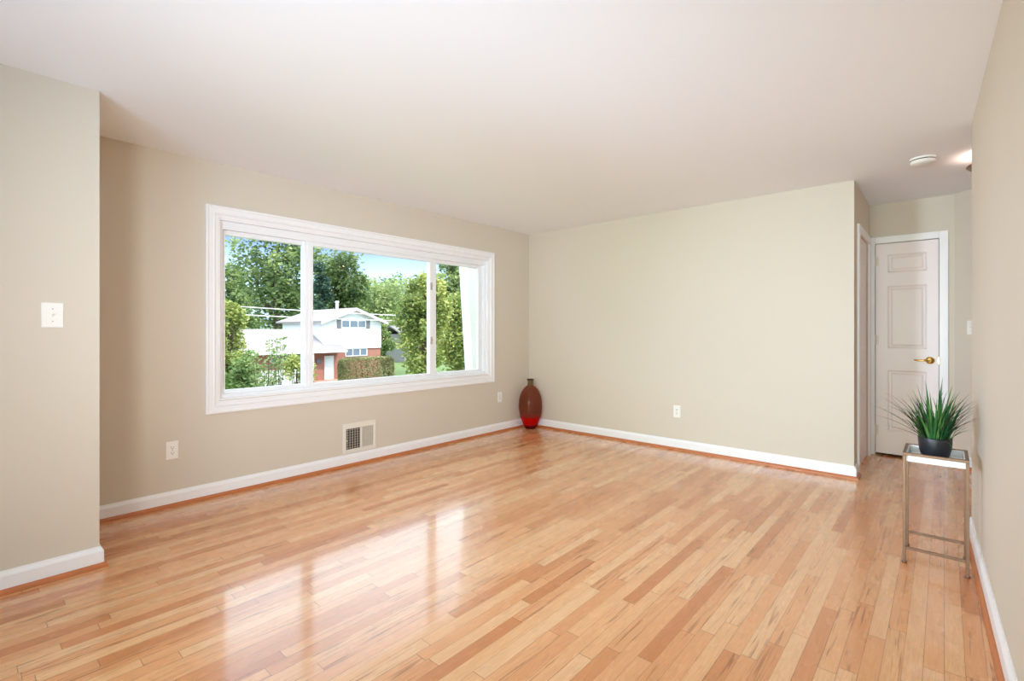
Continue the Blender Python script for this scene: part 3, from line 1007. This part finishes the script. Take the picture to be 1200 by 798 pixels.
def tree(name, label, cat, px, z, ytop, ybot, half_px, leaf_m, n, leaf, seed, blobs=16, trunk=.25, group=None, cone=0.0, gz=GZ, holes=.0):
    rng = np.random.default_rng(seed)
    x, y = at(px, z)
    k_ = z / 571.42
    zt, zb2 = CAM_H + (387.24 - ytop) * k_, max(gz + .1, CAM_H + (387.24 - ybot) * k_)
    R = half_px * k_
    root = empty(name, (x, y, gz)); tag(root, label, cat, group)
    cz, hz_ = (zt + zb2) / 2, (zt - zb2) / 2
    cs, rs = [], []
    for i in range(blobs):
        v = rng.normal(size=3); v /= np.linalg.norm(v)
        r = rng.uniform(.25, .78) ** .7
        cz_ = v[2] * r
        sh = 1.0 - cone * (cz_ + 1) / 2
        cs.append((x + v[0] * r * R * sh, y + v[1] * r * R * sh, cz + cz_ * hz_))
        rs.append(rng.uniform(.26, .44) * min(R, hz_) * (0.6 + .4 * sh))
    cs, rs = np.array(cs), np.array(rs)
    pr_ = rs ** 2 / (rs ** 2).sum()
    idx = rng.choice(blobs, n, p=pr_)
    v = rng.normal(size=(n, 3)); v /= np.linalg.norm(v, axis=1)[:, None]
    rr = rng.uniform(.35, 1.08, n) ** .6
    cent = cs[idx] + v * (rs[idx] * rr)[:, None] * np.array([1.15, 1.15, .85])
    cent += rng.normal(size=(n, 3)) * leaf * .6
    vs = leaves(cent, leaf, rng)
    mb = MB(); mb.v = [tuple(p) for p in vs]; mb.f = [(4 * i, 4 * i + 1, 4 * i + 2, 4 * i + 3) for i in range(n)]; mb.sm = [False] * n
    mb.build('foliage', leaf_m, root, fix=False)
    if trunk:
        tm = MB()
        tm.path([(x, y, gz - .2), (x + .1 * R * .2, y, gz + (cz - gz) * .5), (x, y + .05 * R, cz), (x + .05 * R, y, cz + hz_ * .6)], [trunk, trunk * .8, trunk * .6, trunk * .2], 8)
        for i in range(min(blobs, 10)):
            st = Vector((x, y, gz + (cz - gz) * rng.uniform(.5, 1.0))); en = Vector(cs[i])
            mid = (st + en) / 2 + Vector((0, 0, -.05 * R))
            tm.path([st, mid, en], [trunk * .4, trunk * .25, trunk * .08], 6)
        tm.build('trunk', M['bark'], root)
    return root


G_dark = leaf_material('dark green leaves', [(0.0, lin(56, 82, 54)), (.35, lin(96, 120, 74)), (.7, lin(148, 164, 100)), (1.0, lin(192, 200, 136))])
G_ever = leaf_material('evergreen needles', [(0.0, lin(40, 66, 58)), (.5, lin(62, 92, 74)), (1.0, lin(104, 130, 98))])
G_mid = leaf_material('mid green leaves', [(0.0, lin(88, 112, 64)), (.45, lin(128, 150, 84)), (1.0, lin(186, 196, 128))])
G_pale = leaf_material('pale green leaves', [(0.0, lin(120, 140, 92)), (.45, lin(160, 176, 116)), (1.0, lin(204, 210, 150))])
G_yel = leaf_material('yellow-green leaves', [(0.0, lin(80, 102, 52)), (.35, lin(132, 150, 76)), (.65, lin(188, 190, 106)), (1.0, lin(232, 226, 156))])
G_hedge = leaf_material('clipped hedge leaves', [(0.0, lin(104, 108, 70)), (.5, lin(142, 142, 94)), (.8, lin(176, 172, 122)), (1.0, lin(196, 168, 140))])
G_bush = leaf_material('bush leaves', [(0.0, lin(58, 84, 42)), (.5, lin(98, 126, 64)), (1.0, lin(160, 176, 110))])

tg = 'trees beyond the window'
tree('tall_tree', 'tall airy dark green tree behind the brick wing', 'tree', 324, 62, 256, 394, 52, G_dark, 7000, .56, 1, 24, .55, tg)
tree('tall_tree', 'dark green tree at the far end of the window, sky showing through its crown', 'tree', 262, 80, 303, 396, 26, G_dark, 3600, .6, 2, 14, .45, tg)
tree('tall_tree', 'dark leafy tree rising straight behind the house chimney', 'tree', 398, 74, 284, 384, 36, G_dark, 6500, .6, 3, 20, .5, tg)
tree('evergreen_tree', 'narrow blue-green evergreen behind the house roof', 'tree', 376, 55, 302, 386, 14, G_ever, 4200, .34, 4, 14, .3, tg, .6)
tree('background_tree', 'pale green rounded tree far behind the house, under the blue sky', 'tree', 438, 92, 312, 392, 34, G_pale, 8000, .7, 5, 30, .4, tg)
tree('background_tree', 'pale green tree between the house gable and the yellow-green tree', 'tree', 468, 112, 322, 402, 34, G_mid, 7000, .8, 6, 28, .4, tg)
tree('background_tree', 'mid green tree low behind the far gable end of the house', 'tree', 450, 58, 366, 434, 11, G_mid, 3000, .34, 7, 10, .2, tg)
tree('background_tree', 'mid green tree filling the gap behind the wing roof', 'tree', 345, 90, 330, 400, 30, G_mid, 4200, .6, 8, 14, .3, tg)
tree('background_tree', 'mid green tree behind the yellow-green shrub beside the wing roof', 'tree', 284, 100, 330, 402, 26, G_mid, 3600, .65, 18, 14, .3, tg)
tree('broadleaf_tree', 'yellow-green leafy tree in front of the grey house', 'tree', 499, 23, 303, 446, 29, G_yel, 16000, .19, 9, 40, .16, tg, .0)
tree('broadleaf_tree', 'dense yellow-green tree filling the narrow end pane', 'tree', 551, 29, 320, 462, 41, G_yel, 18000, .23, 10, 44, .18, tg, .0)
tree('tall_tree', 'dark green tree rising behind the dense yellow-green one', 'tree', 538, 50, 292, 410, 36, G_dark, 9000, .45, 11, 30, .3, tg)
tree('tall_shrub', 'tall yellow-green shrub at the near end of the window', 'shrub', 268, 13, 342, 480, 21, G_yel, 9000, .10, 12, 34, .05)
tree('leafy_shrub', 'fresh green bushy shrub low beside the tall yellow-green one', 'shrub', 284, 10.5, 404, 486, 19, G_bush, 2600, .09, 13, 16, .03)
tree('leafy_shrub', 'low yellow-green shrub beside the window mullion', 'shrub', 348, 12, 412, 472, 17, G_yel, 2400, .085, 14, 12, .03)

# young tree with ascending leafy twigs close to the window
rng = np.random.default_rng(21)
x_, y_ = at(312, 8.5)
yt = empty('young_tree', (x_, y_, GZ)); tag(yt, 'slender young tree of leafy upright twigs in front of the wing roof', 'tree', tg)
tm = MB(); lc = []
bz = CAM_H - 1.2
tm.path([(x_, y_, GZ - .1), (x_ + .02, y_, -1.5), (x_, y_, bz)], [.03, .024, .018], 7)
for i in range(17):
    ppx = rng.uniform(288, 336)
    top = 388 + abs(ppx - 326) * .62 + rng.uniform(0, 22)
    ex, ey = at(ppx, 8.5 + rng.uniform(-.5, .5))
    ez = CAM_H + (387.24 - top) * 8.5 / 571.42
    st = Vector((x_, y_, bz - rng.uniform(0, .5))); en = Vector((ex, ey, ez))
    mid = (st + en) / 2 + Vector(((ex - x_) * .3, (ey - y_) * .3, -.08))
    tm.path([st, mid, en], [.010, .006, .002], 5)
    for k_ in range(40):
        s = rng.uniform(.1, 1.0)
        p = st * (1 - s) ** 2 + mid * 2 * s * (1 - s) + en * s * s
        lc.append((p.x + rng.normal() * .045, p.y + rng.normal() * .045, p.z + rng.normal() * .04))
tm.build('branches', M['bark'], yt)
vs = leaves(np.array(lc), .075, rng)
mb = MB(); mb.v = [tuple(p) for p in vs]; mb.f = [(4 * i, 4 * i + 1, 4 * i + 2, 4 * i + 3) for i in range(len(lc))]; mb.sm = [False] * len(lc)
mb.build('foliage', G_bush, yt, fix=False)

# clipped hedge before the house
rng = np.random.default_rng(31)
hx0, hx1, hy0, hy1, hz1 = 20.7, 25.7, 36.6, 38.0, -1.08
hd_ = empty('hedge', ((hx0 + hx1) / 2, 37.3, GZ)); tag(hd_, 'clipped rounded boxy hedge in front of the brick house', 'hedge')
n = 12000
p = rng.uniform(-1, 1, (n, 3)); ax = rng.integers(0, 3, n); sg = rng.choice([-1, 1], n)
p[np.arange(n), ax] = sg * rng.uniform(.9, 1.02, n)
p = p / (np.abs(p) ** 7).sum(1)[:, None] ** (1 / 7) * rng.uniform(.93, 1.0, n)[:, None]
cen = np.array([(hx0 + hx1) / 2, (hy0 + hy1) / 2, (GZ + hz1) / 2]); hl = np.array([(hx1 - hx0) / 2, (hy1 - hy0) / 2, (hz1 - GZ) / 2])
vs = leaves(cen + p * hl, .16, rng)
mb = MB(); mb.v = [tuple(q_) for q_ in vs]; mb.f = [(4 * i, 4 * i + 1, 4 * i + 2, 4 * i + 3) for i in range(n)]; mb.sm = [False] * n
mb.build('foliage', G_hedge, hd_, fix=False)
m = MB()
for i in range(9):
    xx = hx0 + .35 + i * .53
    m.path([(xx, 37.3, GZ - .1), (xx + .1, 37.25, GZ + .9), (xx - .1, 37.3, GZ + 1.7)], [.05, .04, .02], 6)
m.build('stems', M['bark'], hd_)
